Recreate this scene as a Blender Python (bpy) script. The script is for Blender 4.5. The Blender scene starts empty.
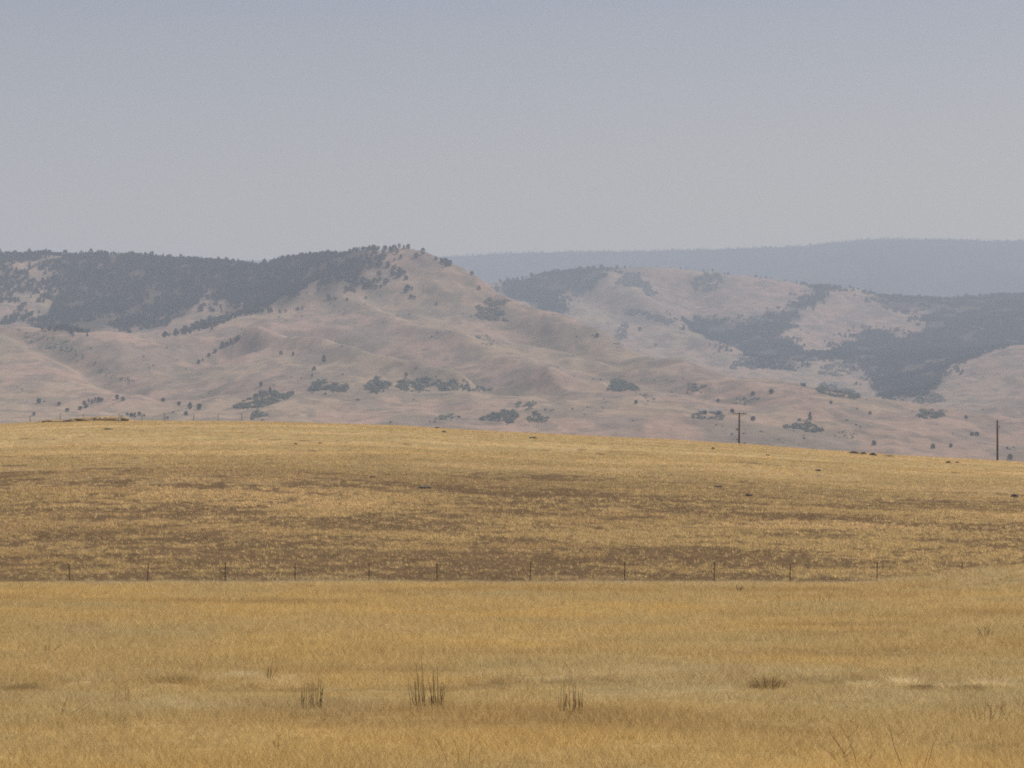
import bpy, math, random
import numpy as np
from mathutils import Vector

S = bpy.context.scene
COL = S.collection
R = math.radians
rng = np.random.default_rng(7)
random.seed(7)

# ------------------------------------------------------------------ camera, sky, sun, exposure
FOCAL = 100.0
K = 36.0 / FOCAL / 1024.0            # tangent of one pixel
HORIZON = 523.0                      # picture row of the level line of sight
CAM_Z = 4.2
cam_d = bpy.data.cameras.new('camera')
cam = bpy.data.objects.new('camera', cam_d)
COL.objects.link(cam)
cam_d.lens = FOCAL
cam_d.sensor_width = 36.0
cam_d.clip_start = 0.5
cam_d.clip_end = 60000.0
cam.location = (0, 0, CAM_Z)
cam.rotation_euler = (R(90), 0, 0)
cam_d.shift_y = (HORIZON - 384.0) / 1024.0
S.camera = cam

SUN_EL, SUN_AZ = 52.0, 50.0          # azimuth clockwise from the viewing direction
world = bpy.data.worlds.new("World")
S.world = world
world.use_nodes = True
wn, wl = world.node_tree.nodes, world.node_tree.links
bg = wn['Background']
sky = wn.new('ShaderNodeTexSky')
sky.sky_type = 'NISHITA'
sky.sun_disc = False
sky.sun_elevation = R(SUN_EL)
sky.sun_rotation = R(SUN_AZ)
sky.altitude = 700
sky.air_density = 0.7
sky.dust_density = 4.0
sky.ozone_density = 1.5
hsv = wn.new('ShaderNodeHueSaturation')
hsv.inputs['Saturation'].default_value = 0.55
wl.new(sky.outputs[0], hsv.inputs['Color'])
geo = wn.new('ShaderNodeNewGeometry')
sep = wn.new('ShaderNodeSeparateXYZ')
wl.new(geo.outputs['Incoming'], sep.inputs[0])
flip = wn.new('ShaderNodeMath'); flip.operation = 'MULTIPLY'; flip.inputs[1].default_value = -1.0
wl.new(sep.outputs[2], flip.inputs[0])
ramp = wn.new('ShaderNodeValToRGB')          # dusty layer low over the land
ramp.color_ramp.elements[0].position = 0.09; ramp.color_ramp.elements[0].color = (1.10, 0.885, 0.53, 1)
ramp.color_ramp.elements[1].position = 0.32; ramp.color_ramp.elements[1].color = (0.46, 0.49, 0.55, 1)
e = ramp.color_ramp.elements.new(0.19); e.color = (0.54, 0.55, 0.58, 1)
wl.new(flip.outputs[0], ramp.inputs[0])
mul = wn.new('ShaderNodeMix'); mul.data_type = 'RGBA'; mul.blend_type = 'MULTIPLY'
mul.inputs[0].default_value = 1.0
wl.new(hsv.outputs[0], mul.inputs[6]); wl.new(ramp.outputs[0], mul.inputs[7])
wl.new(mul.outputs[2], bg.inputs[0])
bg.inputs[1].default_value = 0.075
sun_d = bpy.data.lights.new('sun', 'SUN')
sun = bpy.data.objects.new('sun', sun_d)
COL.objects.link(sun)
sun_d.energy = 4.3
sun_d.angle = R(0.5)
sun_d.color = (1.0, 0.93, 0.82)
to_sun = Vector((math.sin(R(SUN_AZ)) * math.cos(R(SUN_EL)), math.cos(R(SUN_AZ)) * math.cos(R(SUN_EL)), math.sin(R(SUN_EL))))
sun.rotation_euler = (-to_sun).to_track_quat('-Z', 'Y').to_euler()
sun.location = (0, 0, 3000)
vs = S.view_settings
vs.view_transform = 'Standard'
vs.look = 'None'
vs.gamma = 1.0
vs.exposure = 0.86
vs.use_curve_mapping = False
S.render.engine = 'CYCLES'
S.cycles.volume_bounces = 0
S.cycles.max_bounces = 6
S.cycles.diffuse_bounces = 4
S.cycles.filter_width = 1.9
S.cycles.use_denoising = False

# ------------------------------------------------------------------ helpers
def vhash(ix, iy, seed):
    h = (ix.astype(np.int64) * 374761393 + iy.astype(np.int64) * 668265263 + seed * 1442695041) & 0x7fffffff
    h = ((h ^ (h >> 13)) * 1274126177) & 0x7fffffff
    h = h ^ (h >> 16)
    return (h & 0xffff) / 65535.0

def vnoise(x, y, seed=0):
    x = np.asarray(x, float); y = np.asarray(y, float)
    ix, iy = np.floor(x), np.floor(y)
    fx, fy = x - ix, y - iy
    fx = fx * fx * fx * (fx * (fx * 6 - 15) + 10); fy = fy * fy * fy * (fy * (fy * 6 - 15) + 10)
    ix = ix.astype(np.int64); iy = iy.astype(np.int64)
    a, b = vhash(ix, iy, seed), vhash(ix + 1, iy, seed)
    c, d = vhash(ix, iy + 1, seed), vhash(ix + 1, iy + 1, seed)
    return (a * (1 - fx) + b * fx) * (1 - fy) + (c * (1 - fx) + d * fx) * fy

def fbm(x, y, oct=4, seed=0):
    s, a, t = 0.0, 1.0, 0.0
    x = np.asarray(x, float); y = np.asarray(y, float)
    for k in range(oct):
        s = s + a * vnoise(x * 2 ** k + 17.3 * k, y * 2 ** k - 9.1 * k, seed + k)
        t += a; a *= 0.5
    return s / t

def sstep(a, b, x):
    t = np.clip((x - a) / (b - a), 0, 1)
    return t * t * (3 - 2 * t)

def mesh_np(name, verts, faces, mats, cols=None, midx=None, smooth=False, attrs=None):
    """verts (n,3), faces (m,k) with one k; cols (n,3) point colour 'tint'"""
    me = bpy.data.meshes.new(name)
    verts = np.asarray(verts, np.float32); faces = np.asarray(faces, np.int32)
    n, (m, k) = len(verts), faces.shape
    me.vertices.add(n); me.vertices.foreach_set('co', verts.ravel())
    me.loops.add(m * k); me.loops.foreach_set('vertex_index', faces.ravel())
    me.polygons.add(m); me.polygons.foreach_set('loop_start', np.arange(0, m * k, k, dtype=np.int32))
    if midx is not None:
        me.polygons.foreach_set('material_index', np.asarray(midx, np.int32))
    me.polygons.foreach_set('use_smooth', np.full(m, smooth, dtype=bool))
    for mt in mats: me.materials.append(mt)
    if cols is not None:
        at = me.color_attributes.new('tint', 'FLOAT_COLOR', 'POINT')
        c4 = np.ones((n, 4), np.float32); c4[:, :3] = cols
        at.data.foreach_set('color', c4.ravel())
    for an, av in (attrs or {}).items():
        at = me.attributes.new(an, 'FLOAT', 'POINT')
        at.data.foreach_set('value', np.asarray(av, np.float32))
    me.update(calc_edges=True)
    return me

def link(name, me, parent=None):
    o = bpy.data.objects.new(name, me)
    COL.objects.link(o)
    if parent: o.parent = parent
    return o

def tag(o, label=None, cat=None, group=None, kind=None):
    if label: o['label'] = label
    if cat: o['category'] = cat
    if group: o['group'] = group
    if kind: o['kind'] = kind
    return o

def empty(name, loc):
    o = bpy.data.objects.new(name, None)
    COL.objects.link(o); o.location = loc
    return o

class MB:
    def __init__(s): s.v, s.f = [], []
    def box(s, c, sz, ax=None):
        c = Vector(c); X, Y, Z = ax or (Vector((1, 0, 0)), Vector((0, 1, 0)), Vector((0, 0, 1)))
        b = len(s.v)
        for dz in (-1, 1):
            for dy in (-1, 1):
                for dx in (-1, 1):
                    s.v.append(c + X * dx * sz[0] / 2 + Y * dy * sz[1] / 2 + Z * dz * sz[2] / 2)
        for q in ((0, 2, 3, 1), (4, 5, 7, 6), (0, 1, 5, 4), (2, 6, 7, 3), (0, 4, 6, 2), (1, 3, 7, 5)):
            s.f.append([b + i for i in q])
    def tube(s, pts, rad, n=6):
        pts = [Vector(p) for p in pts]; b = len(s.v)
        for i, p in enumerate(pts):
            d = (pts[min(i + 1, len(pts) - 1)] - pts[max(i - 1, 0)]).normalized()
            u = d.orthogonal().normalized() if abs(d.z) < .9 else d.cross(Vector((0, 1, 0))).normalized()
            w = d.cross(u)
            r = rad[i] if isinstance(rad, (list, tuple)) else rad
            for k in range(n):
                a = 2 * math.pi * k / n
                s.v.append(p + u * r * math.cos(a) + w * r * math.sin(a))
        for i in range(len(pts) - 1):
            for k in range(n):
                k2 = (k + 1) % n
                s.f.append([b + i * n + k, b + i * n + k2, b + (i + 1) * n + k2, b + (i + 1) * n + k])
        s.f.append([b + k for k in range(n)][::-1])
        s.f.append([b + (len(pts) - 1) * n + k for k in range(n)])
    def build(s, name, mat, parent=None, smooth=False):
        me = bpy.data.meshes.new(name)
        me.from_pydata([tuple(v) for v in s.v], [], s.f)
        me.materials.append(mat)
        if smooth:
            for p in me.polygons: p.use_smooth = True
        return link(name, me, parent)

# ------------------------------------------------------------------ materials
def new_mat(name):
    m = bpy.data.materials.new(name); m.use_nodes = True
    nt = m.node_tree
    for n in list(nt.nodes): nt.nodes.remove(n)
    return m, nt.nodes, nt.links

def simple_mat(name, c, rough=0.8, var=0.25, scale=8.0, metal=0.0):
    m, N, L = new_mat(name)
    out = N.new('ShaderNodeOutputMaterial'); p = N.new('ShaderNodeBsdfPrincipled')
    t = N.new('ShaderNodeTexNoise'); t.inputs['Scale'].default_value = scale; t.inputs['Detail'].default_value = 5
    tc = N.new('ShaderNodeTexCoord'); L.new(tc.outputs['Object'], t.inputs['Vector'])
    r = N.new('ShaderNodeValToRGB')
    r.color_ramp.elements[0].position = .3; r.color_ramp.elements[1].position = .7
    r.color_ramp.elements[0].color = (*[x * (1 - var) for x in c], 1)
    r.color_ramp.elements[1].color = (*[x * (1 + var) for x in c], 1)
    L.new(t.outputs['Fac'], r.inputs[0]); L.new(r.outputs[0], p.inputs['Base Color'])
    p.inputs['Roughness'].default_value = rough; p.inputs['Metallic'].default_value = metal
    p.inputs['Specular IOR Level'].default_value = 0.25
    L.new(p.outputs[0], out.inputs[0])
    return m

def tint_mat(name, transl=0.0, noise=None, amp=0.3):
    """colour from the mesh's own tint attribute, broken up by a fine noise"""
    m, N, L = new_mat(name)
    out = N.new('ShaderNodeOutputMaterial')
    a = N.new('ShaderNodeAttribute'); a.attribute_name = 'tint'
    src = a.outputs['Color']
    if noise:
        g = N.new('ShaderNodeNewGeometry')
        mul = None
        for sc in noise:
            t = N.new('ShaderNodeTexNoise'); t.inputs['Scale'].default_value = sc; t.inputs['Detail'].default_value = 6
            t.inputs['Roughness'].default_value = .65
            L.new(g.outputs['Position'], t.inputs['Vector'])
            mr = N.new('ShaderNodeMapRange'); mr.inputs[1].default_value = .25; mr.inputs[2].default_value = .75
            mr.inputs[3].default_value = 1 - amp; mr.inputs[4].default_value = 1 + amp
            L.new(t.outputs['Fac'], mr.inputs[0])
            if mul is None: mul = mr.outputs[0]
            else:
                q = N.new('ShaderNodeMath'); q.operation = 'MULTIPLY'
                L.new(mul, q.inputs[0]); L.new(mr.outputs[0], q.inputs[1]); mul = q.outputs[0]
        v = N.new('ShaderNodeVectorMath'); v.operation = 'SCALE'
        L.new(src, v.inputs[0]); L.new(mul, v.inputs['Scale']); src = v.outputs[0]
    d = N.new('ShaderNodeBsdfDiffuse'); d.inputs['Roughness'].default_value = .6
    L.new(src, d.inputs['Color'])
    res = d.outputs[0]
    if transl:
        tr = N.new('ShaderNodeBsdfTranslucent'); L.new(src, tr.inputs['Color'])
        mx = N.new('ShaderNodeMixShader'); mx.inputs[0].default_value = transl
        L.new(d.outputs[0], mx.inputs[1]); L.new(tr.outputs[0], mx.inputs[2]); res = mx.outputs[0]
    L.new(res, out.inputs[0])
    return m

M_GROUND = tint_mat('dry_ground', noise=(2.2, .9, .12), amp=.26)
M_HILL = tint_mat('dry_hillside', noise=(.16, .05, .012), amp=.12)
M_GRASS = tint_mat('dry_grass_blades', transl=.5)
M_LEAF = tint_mat('evergreen_leaves', transl=.22)
M_BARK = simple_mat('bark', (.09, .065, .05), .9)
M_RUST = simple_mat('rusted_steel', (.075, .045, .032), .8, .35, 6)
M_WIRE = simple_mat('old_wire', (.16, .14, .12), .6, .2, 4, .6)
M_POLE = simple_mat('weathered_pole', (.075, .055, .045), .9, .3, 3)
M_INSUL = simple_mat('insulator_glaze', (.12, .1, .09), .3, .1)
M_STONE = simple_mat('dark_stone', (.042, .031, .024), .9, .45, 3)
M_PALE = simple_mat('pale_stone', (.42, .36, .28), .9, .3, 3)
M_STALK = simple_mat('dead_stalk', (.185, .132, .063), .9, .35, 5)
M_STALKR = simple_mat('red_stalk', (.29, .17, .075), .9, .3, 5)
M_WALL = simple_mat('white_board_wall', (.33, .30, .275), .8, .06, 1)
M_TIN = simple_mat('tin_roof', (.15, .145, .145), .7, .1, 1)
M_DOOR = simple_mat('dark_opening', (.05, .05, .055), .8, .1, 1)

# ------------------------------------------------------------------ terrain heights
def px_of(X, Y): return 512 + X / Y / K
def z_of(row, Y): return CAM_Z + (HORIZON - row) * K * Y

# near field and grassy hill, in the columns of the view fan
CREST = np.array([(-500, 431), (-300, 428), (-100, 426), (0, 425), (40, 423.5), (100, 421.5), (160, 421.5), (250, 421.5), (330, 423.5), (400, 426), (450, 430), (500, 432.5),
                  (550, 435), (600, 437.5), (650, 439.5), (700, 442), (760, 446), (800, 449), (850, 452.8), (900, 456.5), (950, 459.5), (1000, 462), (1024, 463.5), (1100, 470), (1324, 486), (1500, 494)], float)
FOOT = 207.0
_cpx = np.arange(-700, 1725, 25.0)
_row = np.interp(_cpx, CREST[:, 0], CREST[:, 1])
_dc = np.interp(_cpx, [-700, 0, 500, 1024, 1724], [760, 740, 700, 620, 560])
def prof(t): return np.where(t < 1, np.sin(np.pi / 2 * np.clip(t, 0, 1)) * .93 + .07 * np.clip(t, 0, 1), 1 - .62 * sstep(0, 1, (t - 1) / 1.3))
_hc = np.empty_like(_cpx)
for i in range(len(_cpx)):
    Ys = np.linspace(FOOT, _dc[i] * 1.2, 400)
    p = prof((Ys - FOOT) / (_dc[i] - FOOT))
    _hc[i] = (((HORIZON - _row[i]) * K * Ys + CAM_Z) / np.maximum(p, 1e-4))[20:].min()

def h_near(X, Y):
    px = px_of(X, np.maximum(Y, 20.0))
    hc = np.interp(px, _cpx, _hc); dc = np.interp(px, _cpx, _dc)
    t = (Y - FOOT) / (dc - FOOT)
    z = np.where(Y > FOOT, hc * prof(np.maximum(t, 0)), 0)
    amp = sstep(FOOT - 5, FOOT + 60, Y)
    z = z + amp * ((fbm(X / 45, Y / 45, 3, 3) - .5) * 1.5 * (1 - .6 * sstep(350, 500, Y)) + (fbm(X / 6, Y / 6, 2, 5) - .5) * .22)
    nr = 1 - sstep(185, 204, Y)
    z = z + (1 - amp) * nr * ((fbm(X / 22, Y / 22, 3, 8) - .5) * .16 + (fbm(X / 3, Y / 3, 2, 9) - .5) * .08)
    z = z - .20 * (sstep(194, 206, Y) - sstep(206, 250, Y))
    # shallow swale crossing the meadow and the low bank before the fence's right end
    ys = Y - 1.6 * np.sin(X / 7) - 1.2 * np.sin(X / 2.3)
    z = z - .04 * np.exp(-((ys - 71) / 3.0) ** 2) + .10 * sstep(.40, .6, fbm(X / 2.2, Y / 9, 2, 43)) * sstep(72.6, 73.6, ys) * (1 - sstep(75, 84, ys))
    z = z + 1.5 * sstep(23, 37, X) * np.exp(-((Y - 190) / 9) ** 2)
    return z

# mountains: thin plate through the ridges, spurs and draws (column, row, distance)
CP = []
def cp(*a):
    for t in a: CP.append(t)
for px in (-300, -60): cp((px, 325, 3450), (px, 255, 4800), (px, 345, 3850), (px, 331, 4080), (px, 290, 4450), (px, 345, 3250), (px, 370, 3000), (px, 400, 2750), (px, 420, 2500))
for px in (-300, 0, 250, 500): cp((px, 500, 1400), (px, 462, 1900), (px, 441, 2200))
for px in (700, 850, 1024, 1324): cp((px, 505, 1400), (px, 482, 1900), (px, 463, 2200))
cp((1024, 440, 2500), (900, 430, 2500), (800, 423, 2550), (700, 421, 2450), (600, 420, 2450), (500, 420, 2450), (400, 412, 2550), (1324, 440, 2550))
cp((0, 400, 2750), (100, 396, 2780), (0, 370, 3000), (100, 371, 3030), (0, 345, 3250), (80, 352, 3230))
cp((0, 325, 3450), (50, 329, 3450), (100, 331, 3450), (143, 335, 3480), (172, 337, 3600), (212, 326, 3750), (258, 314, 3850), (300, 290, 4000), (340, 270, 4120))
cp((165, 362, 3200), (210, 352, 3400), (250, 347, 3420), (220, 380, 2980))
cp((0, 347, 3850), (50, 348, 3850), (100, 349, 3850), (150, 347, 3850), (0, 331, 4080), (50, 331, 4080), (100, 331, 4080), (150, 329, 4080), (200, 318, 4120), (250, 311, 4080))
cp((50, 290, 4450), (150, 290, 4400), (250, 284, 4330))
cp((0, 256, 4800), (60, 257, 4780), (110, 259, 4750), (150, 263, 4700), (200, 264, 4680), (240, 265, 4650), (282, 268, 4600), (300, 260, 4500), (325, 257, 4420), (350, 257, 4350), (370, 253, 4300), (390, 249, 4250), (405, 248.5, 4230), (420, 251, 4210), (440, 259, 4180), (460, 268, 4150), (480, 280, 4100), (500, 289, 4050), (530, 306, 3970), (575, 324, 3850), (620, 341, 3720), (650, 355, 3600), (712, 372, 3400), (750, 382, 3300), (821, 392, 3150), (878, 400, 3000), (919, 409, 2880), (987, 423, 2700), (1080, 440, 2520))
for px in (-60, 60, 150, 282): cp((px, 280, 5300))
cp((400, 290, 4720), (330, 280, 4900))
cp((440, 266, 4320), (460, 277, 4280), (480, 291, 4230), (500, 302, 4170), (530, 321, 4090), (575, 341, 3970), (620, 357, 3840), (650, 371, 3720), (712, 388, 3520), (750, 398, 3420), (821, 407, 3260), (878, 414, 3110), (500, 318, 4300), (575, 352, 4120))
cp((370, 300, 3960), (400, 290, 4000), (450, 312, 3880), (430, 332, 3690), (500, 330, 3700), (420, 270, 4120))
cp((341, 306, 3930), (373, 320, 3780), (402, 332, 3640), (450, 343, 3480), (508, 363, 3280), (560, 385, 2980), (600, 396, 2850))
cp((261, 339, 3450), (299, 346, 3350), (336, 353, 3240), (399, 367, 3040), (450, 379, 2920))
cp((300, 386, 2830), (400, 386, 2820), (500, 391, 2780), (350, 345, 3480), (440, 362, 3200))
cp((575, 350, 3520), (650, 377, 3150), (700, 397, 2850), (800, 407, 2760), (560, 345, 3600))
_b0 = len(CP)
cp((575, 336, 4250), (650, 369, 3950), (750, 393, 3650), (878, 409, 3350), (987, 433, 3050), (500, 310, 4450))
cp((575, 318, 4550), (650, 348, 4250), (750, 373, 3950), (878, 397, 3700), (950, 400, 3450))
cp((560, 295, 4830), (620, 300, 4750), (680, 310, 4650), (720, 352, 4200), (640, 325, 4480))
cp((700, 329, 4420), (764, 352, 4180), (800, 360, 4120), (740, 305, 4800), (790, 305, 4780), (730, 290, 4980))
cp((850, 300, 4930), (820, 326, 4580), (850, 318, 4700), (840, 352, 4300), (780, 362, 4080))
cp((880, 342, 4450), (900, 380, 3980), (905, 398, 3750), (900, 318, 4750))
cp((1040, 344, 4250), (1024, 346, 4200), (993, 352, 4080), (970, 360, 3980), (947, 369, 3870), (935, 385, 3680), (1324, 340, 4300))
cp((1000, 320, 4600), (1024, 303, 5000), (1000, 380, 3600), (1000, 410, 3150), (1024, 400, 3300), (950, 420, 2980), (1324, 390, 3300), (1324, 345, 4500))
cp((497, 291, 5000), (520, 284, 5050), (545, 276.5, 5100), (580, 270.5, 5150), (612, 269, 5150), (660, 267, 5150), (690, 270, 5150), (720, 273, 5150), (760, 278, 5150), (800, 286, 5150), (835, 287, 5150), (880, 295, 5150), (907, 301, 5150), (936, 299, 5150), (993, 295, 5200), (1040, 295, 5200), (1324, 297, 5200))
for px in (520, 700, 900, 1040, 1324): cp((px, 318, 5750))
for px, rw in ((497, 297), (545, 281), (580, 275), (612, 274), (660, 274), (720, 280), (760, 285), (800, 293), (835, 294), (880, 303), (907, 309), (936, 307), (993, 303), (1040, 303), (1324, 304)): cp((px, rw, 5330))
for _i in range(_b0, len(CP)):                 # the second massif stands well behind the first
    p_, r_, y_ = CP[_i]; CP[_i] = (p_, r_, y_ * (1.08 + .20 * min(max((y_ - 3000) / 1500, 0), 1)) if p_ <= 1330 else y_)
for px in (-300, -60, 200, 400): cp((px, 315, 6200))
for px in (-300, 0, 300, 600, 900, 1324): cp((px, 390, 7750))
CP = np.array(CP, float)
def _uv(px, Y): return np.stack([(px - 512) * 1.4 / 1000, Y / 1000], -1)
_P = _uv(CP[:, 0], CP[:, 2]); _Z = z_of(CP[:, 1], CP[:, 2])
def _phi(r2): return np.where(r2 > 1e-12, .5 * r2 * np.log(np.maximum(r2, 1e-12)), 0)
_n = len(CP)
_A = np.zeros((_n + 3, _n + 3))
_A[:_n, :_n] = _phi(((_P[:, None] - _P[None]) ** 2).sum(-1)) + np.eye(_n) * 2e-4
_A[:_n, _n] = 1; _A[:_n, _n + 1:] = _P
_A[_n, :_n] = 1; _A[_n + 1:, :_n] = _P.T
_W = np.linalg.solve(_A, np.concatenate([_Z, np.zeros(3)]))
def tps(px, Y):
    sh = np.shape(px); q = _uv(np.ravel(px), np.ravel(Y)); out = np.empty(len(q))
    for i in range(0, len(q), 20000):
        s = q[i:i + 20000]
        out[i:i + 20000] = _phi(((s[:, None] - _P[None]) ** 2).sum(-1)) @ _W[:_n] + _W[_n] + s @ _W[_n + 1:]
    return out.reshape(sh)

def rib(px, Y, line, width):
    """distance falloff from a ground line given as (column, distance)"""
    x = (px - 512) * K * Y; d2 = np.full(np.shape(px), 1e12)
    pts = [((p - 512) * K * y, y) for p, y in line]
    for (x0, y0), (x1, y1) in zip(pts, pts[1:]):
        dx, dy = x1 - x0, y1 - y0
        t = np.clip(((x - x0) * dx + (Y - y0) * dy) / (dx * dx + dy * dy), 0, 1)
        d2 = np.minimum(d2, (x - x0 - t * dx) ** 2 + (Y - y0 - t * dy) ** 2)
    return np.exp(-d2 / width ** 2)
DRAWS = [([(14, 3450), (45, 3330), (74, 3200), (105, 3060), (140, 2930), (200, 2800)], 34, 14),
         ([(250, 3560), (300, 3560), (350, 3480), (420, 3250), (470, 3050), (530, 2830)], 45, 12),
         ([(480, 4040), (500, 3850), (530, 3700), (575, 3550), (640, 3300)], 40, 13),
         ([(240, 3400), (190, 3280), (180, 3050), (230, 2850)], 45, 11),
         ([(600, 3250), (680, 2980), (760, 2780)], 40, 9),
         ([(560, 6400), (600, 6100), (650, 5780), (690, 5500)], 50, 14),
         ([(690, 6400), (700, 5970), (730, 5500), (790, 5150)], 60, 18)]
SPURS = [([(330, 4000), (373, 3780), (402, 3640), (450, 3480), (508, 3280), (560, 2980)], 30, 8),
         ([(255, 3470), (299, 3350), (336, 3240), (399, 3040), (450, 2920)], 26, 7),
         ([(575, 3550), (610, 3480), (649, 3420), (700, 3250)], 28, 2),
         ([(600, 6450), (640, 5970), (670, 5600), (720, 5250)], 50, 10)]
def h_far(X, Y):
    px = px_of(X, Y)
    z = tps(np.clip(px, -300, 1324), Y)
    for l, w, d in DRAWS: z = z - 1.15 * d * rib(px, Y, l, w)
    for l, w, d in SPURS: z = z + 1.7 * d * rib(px, Y, l, w)
    wx = X + 40 * (fbm(X / 160, Y / 160, 2, 21) - .5); 
    g = 1 - np.abs(2 * fbm(wx / 85, Y / 330, 3, 22) - 1)
    z = z + (g - .75) * 9 * sstep(2000, 2600, Y) + (fbm(X / 240, Y / 300, 3, 23) - .5) * 11 * sstep(1900, 2700, Y) 
    z = z + (fbm(X / 28, Y / 40, 4, 24) - .5) * 3.5
    return z

def height(X, Y):
    X = np.asarray(X, float); Y = np.asarray(Y, float)
    z = h_near(X, np.minimum(Y, 1600))
    far = Y > 1150
    if np.any(far):
        w = sstep(1150, 1600, Y)
        zf = np.zeros_like(z); zf[far] = h_far(X[far], Y[far])
        z = z * (1 - w) + zf * w
    return z

def fan(pxs, Ys):
    P, Yg = np.meshgrid(pxs, Ys)
    return (P - 512) * K * Yg, Yg
def grid_faces(nr, nc):
    i = np.arange(nr - 1)[:, None] * nc + np.arange(nc - 1)[None]
    return np.stack([i, i + 1, i + 1 + nc, i + nc], -1).reshape(-1, 4)

# ------------------------------------------------------------------ colours of the ground
def lerp(a, b, t): return a * (1 - t[..., None]) + b * t[..., None]
STRAW = np.array((.51, .378, .182)); GOLD = np.array((.555, .40, .172)); DULL = np.array((.475, .366, .187)); PALE = np.array((.60, .49, .29)); BROWN = np.array((.33, .225, .11)); DIRT = np.array((.150, .098, .054))

def straw_cover(X, Y):
    """how much of the hill's soil is under straw"""
    n = fbm(X / 15, Y / 8, 3, 31) * .34 + fbm(X / 5.5, Y / 2.2, 3, 32) * .34 + fbm(X / 1.3, Y / 1.6, 2, 34) * .32
    bare = np.interp(Y, [200, 212, 232, 262, 290, 304, 318, 345, 380, 500, 800], [.55, .555, .53, .505, .485, .50, .46, .395, .33, .29, .27])
    bare = bare + .07 * (fbm(X / 55, Y / 12, 2, 33) - .5) * 2
    return sstep(bare - .022, bare + .022, n)

def field_col(X, Y):
    """colour of the standing straw, by patch"""
    a = fbm(X / 7 + Y * .02, Y / 11, 4, 41); b = fbm(X / 16, Y / 10, 4, 42)
    Yw = Y * (1 + .10 * (b - .5)) + 2.0 * np.sin(X / 7) * np.exp(-((Y - 70) / 15) ** 2)
    gold = np.interp(Yw, [40, 58, 64, 68, 80, 95, 115, 150, 190, 205], [.58, .58, .42, .2, .25, .42, .36, .6, .55, .35])
    c = lerp(np.broadcast_to(DULL, X.shape + (3,)), np.broadcast_to(GOLD, X.shape + (3,)), np.clip(gold + (a - .5) * 1.9, 0, 1))
    c = lerp(c, np.broadcast_to(BROWN, c.shape), .5 * sstep(.48, .72, b) * sstep(.35, .65, a))
    # the trampled strip along the swale: brown grass and painted-in rim shade at its foot, bleached stems above it
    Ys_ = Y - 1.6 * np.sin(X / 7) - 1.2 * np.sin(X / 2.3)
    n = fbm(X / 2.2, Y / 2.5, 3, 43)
    c = lerp(c, np.broadcast_to(PALE * .80, c.shape), .4 * np.exp(-((Ys_ - 67.5) / 3.2) ** 2) * sstep(.25, .5, n))
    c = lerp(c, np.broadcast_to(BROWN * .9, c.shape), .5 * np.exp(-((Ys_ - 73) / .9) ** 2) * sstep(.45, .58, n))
    c = lerp(c, np.broadcast_to(PALE * .95, c.shape), .6 * np.exp(-((Ys_ - 77) / 2.0) ** 2) * sstep(.44, .6, n))
    fs = np.exp(-((Y - 203) / 9) ** 2)
    c = lerp(c, np.broadcast_to(np.array((.49, .41, .27)), c.shape), .9 * fs)
    far = sstep(205, 215, Y)
    hcol = lerp(STRAW * .80, np.array((.47, .345, .175)), sstep(.42, .66, fbm(X / 30, Y / 16, 4, 44)))
    hcol = lerp(hcol, np.broadcast_to(BROWN * .95, hcol.shape), (.5 - .38 * sstep(310, 345, Y)) * sstep(.52, .70, fbm(X / 24, Y / 9, 4, 45)))
    hcol = hcol * 1.25 * (1 + .10 * (1 - sstep(285, 330, Y)))[..., None]
    return c * (1 - far[..., None]) + hcol * far[..., None]

# ------------------------------------------------------------------ ground sheet (meadow, grassy hill and valley)
Ys = np.concatenate([np.arange(4, 40, 3), np.arange(40, 200, 1.2), np.arange(200, 420, .9), np.arange(420, 800, 2.5), np.arange(800, 1610, 18)])
pxs = np.concatenate([np.linspace(-2600, -320, 60)[:-1], np.arange(-320, 1345, 4.5), np.linspace(1345, 3600, 60)[1:]])
GX, GY = fan(pxs, Ys)
GZ = height(GX, GY)
cov = np.where(GY > FOOT - 3, straw_cover(GX, GY), .75)
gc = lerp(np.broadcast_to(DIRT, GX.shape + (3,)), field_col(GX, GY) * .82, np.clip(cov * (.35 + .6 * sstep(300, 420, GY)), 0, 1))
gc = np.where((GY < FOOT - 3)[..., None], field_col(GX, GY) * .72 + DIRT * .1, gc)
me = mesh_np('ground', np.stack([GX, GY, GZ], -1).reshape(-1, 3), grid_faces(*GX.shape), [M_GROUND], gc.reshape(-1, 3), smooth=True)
ground = tag(link('ground', me), kind='structure')

# ------------------------------------------------------------------ mountains
HYs = np.concatenate([np.arange(1590, 2200, 14), np.arange(2200, 6700, 7.5), np.arange(6700, 7800, 30)])
hpx = np.arange(-300, 1325, 2.5)
HX, HY = fan(hpx, HYs)
HZ = height(HX, HY)
HZ[0] -= .3
elev = (HZ - CAM_Z) / HY
run = np.maximum.accumulate(elev, 0)
VIS = elev >= run - 1e-9
ROWI = HORIZON - elev / K                    # picture row of every hill vertex
HPX = np.broadcast_to(hpx, HX.shape)

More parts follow.
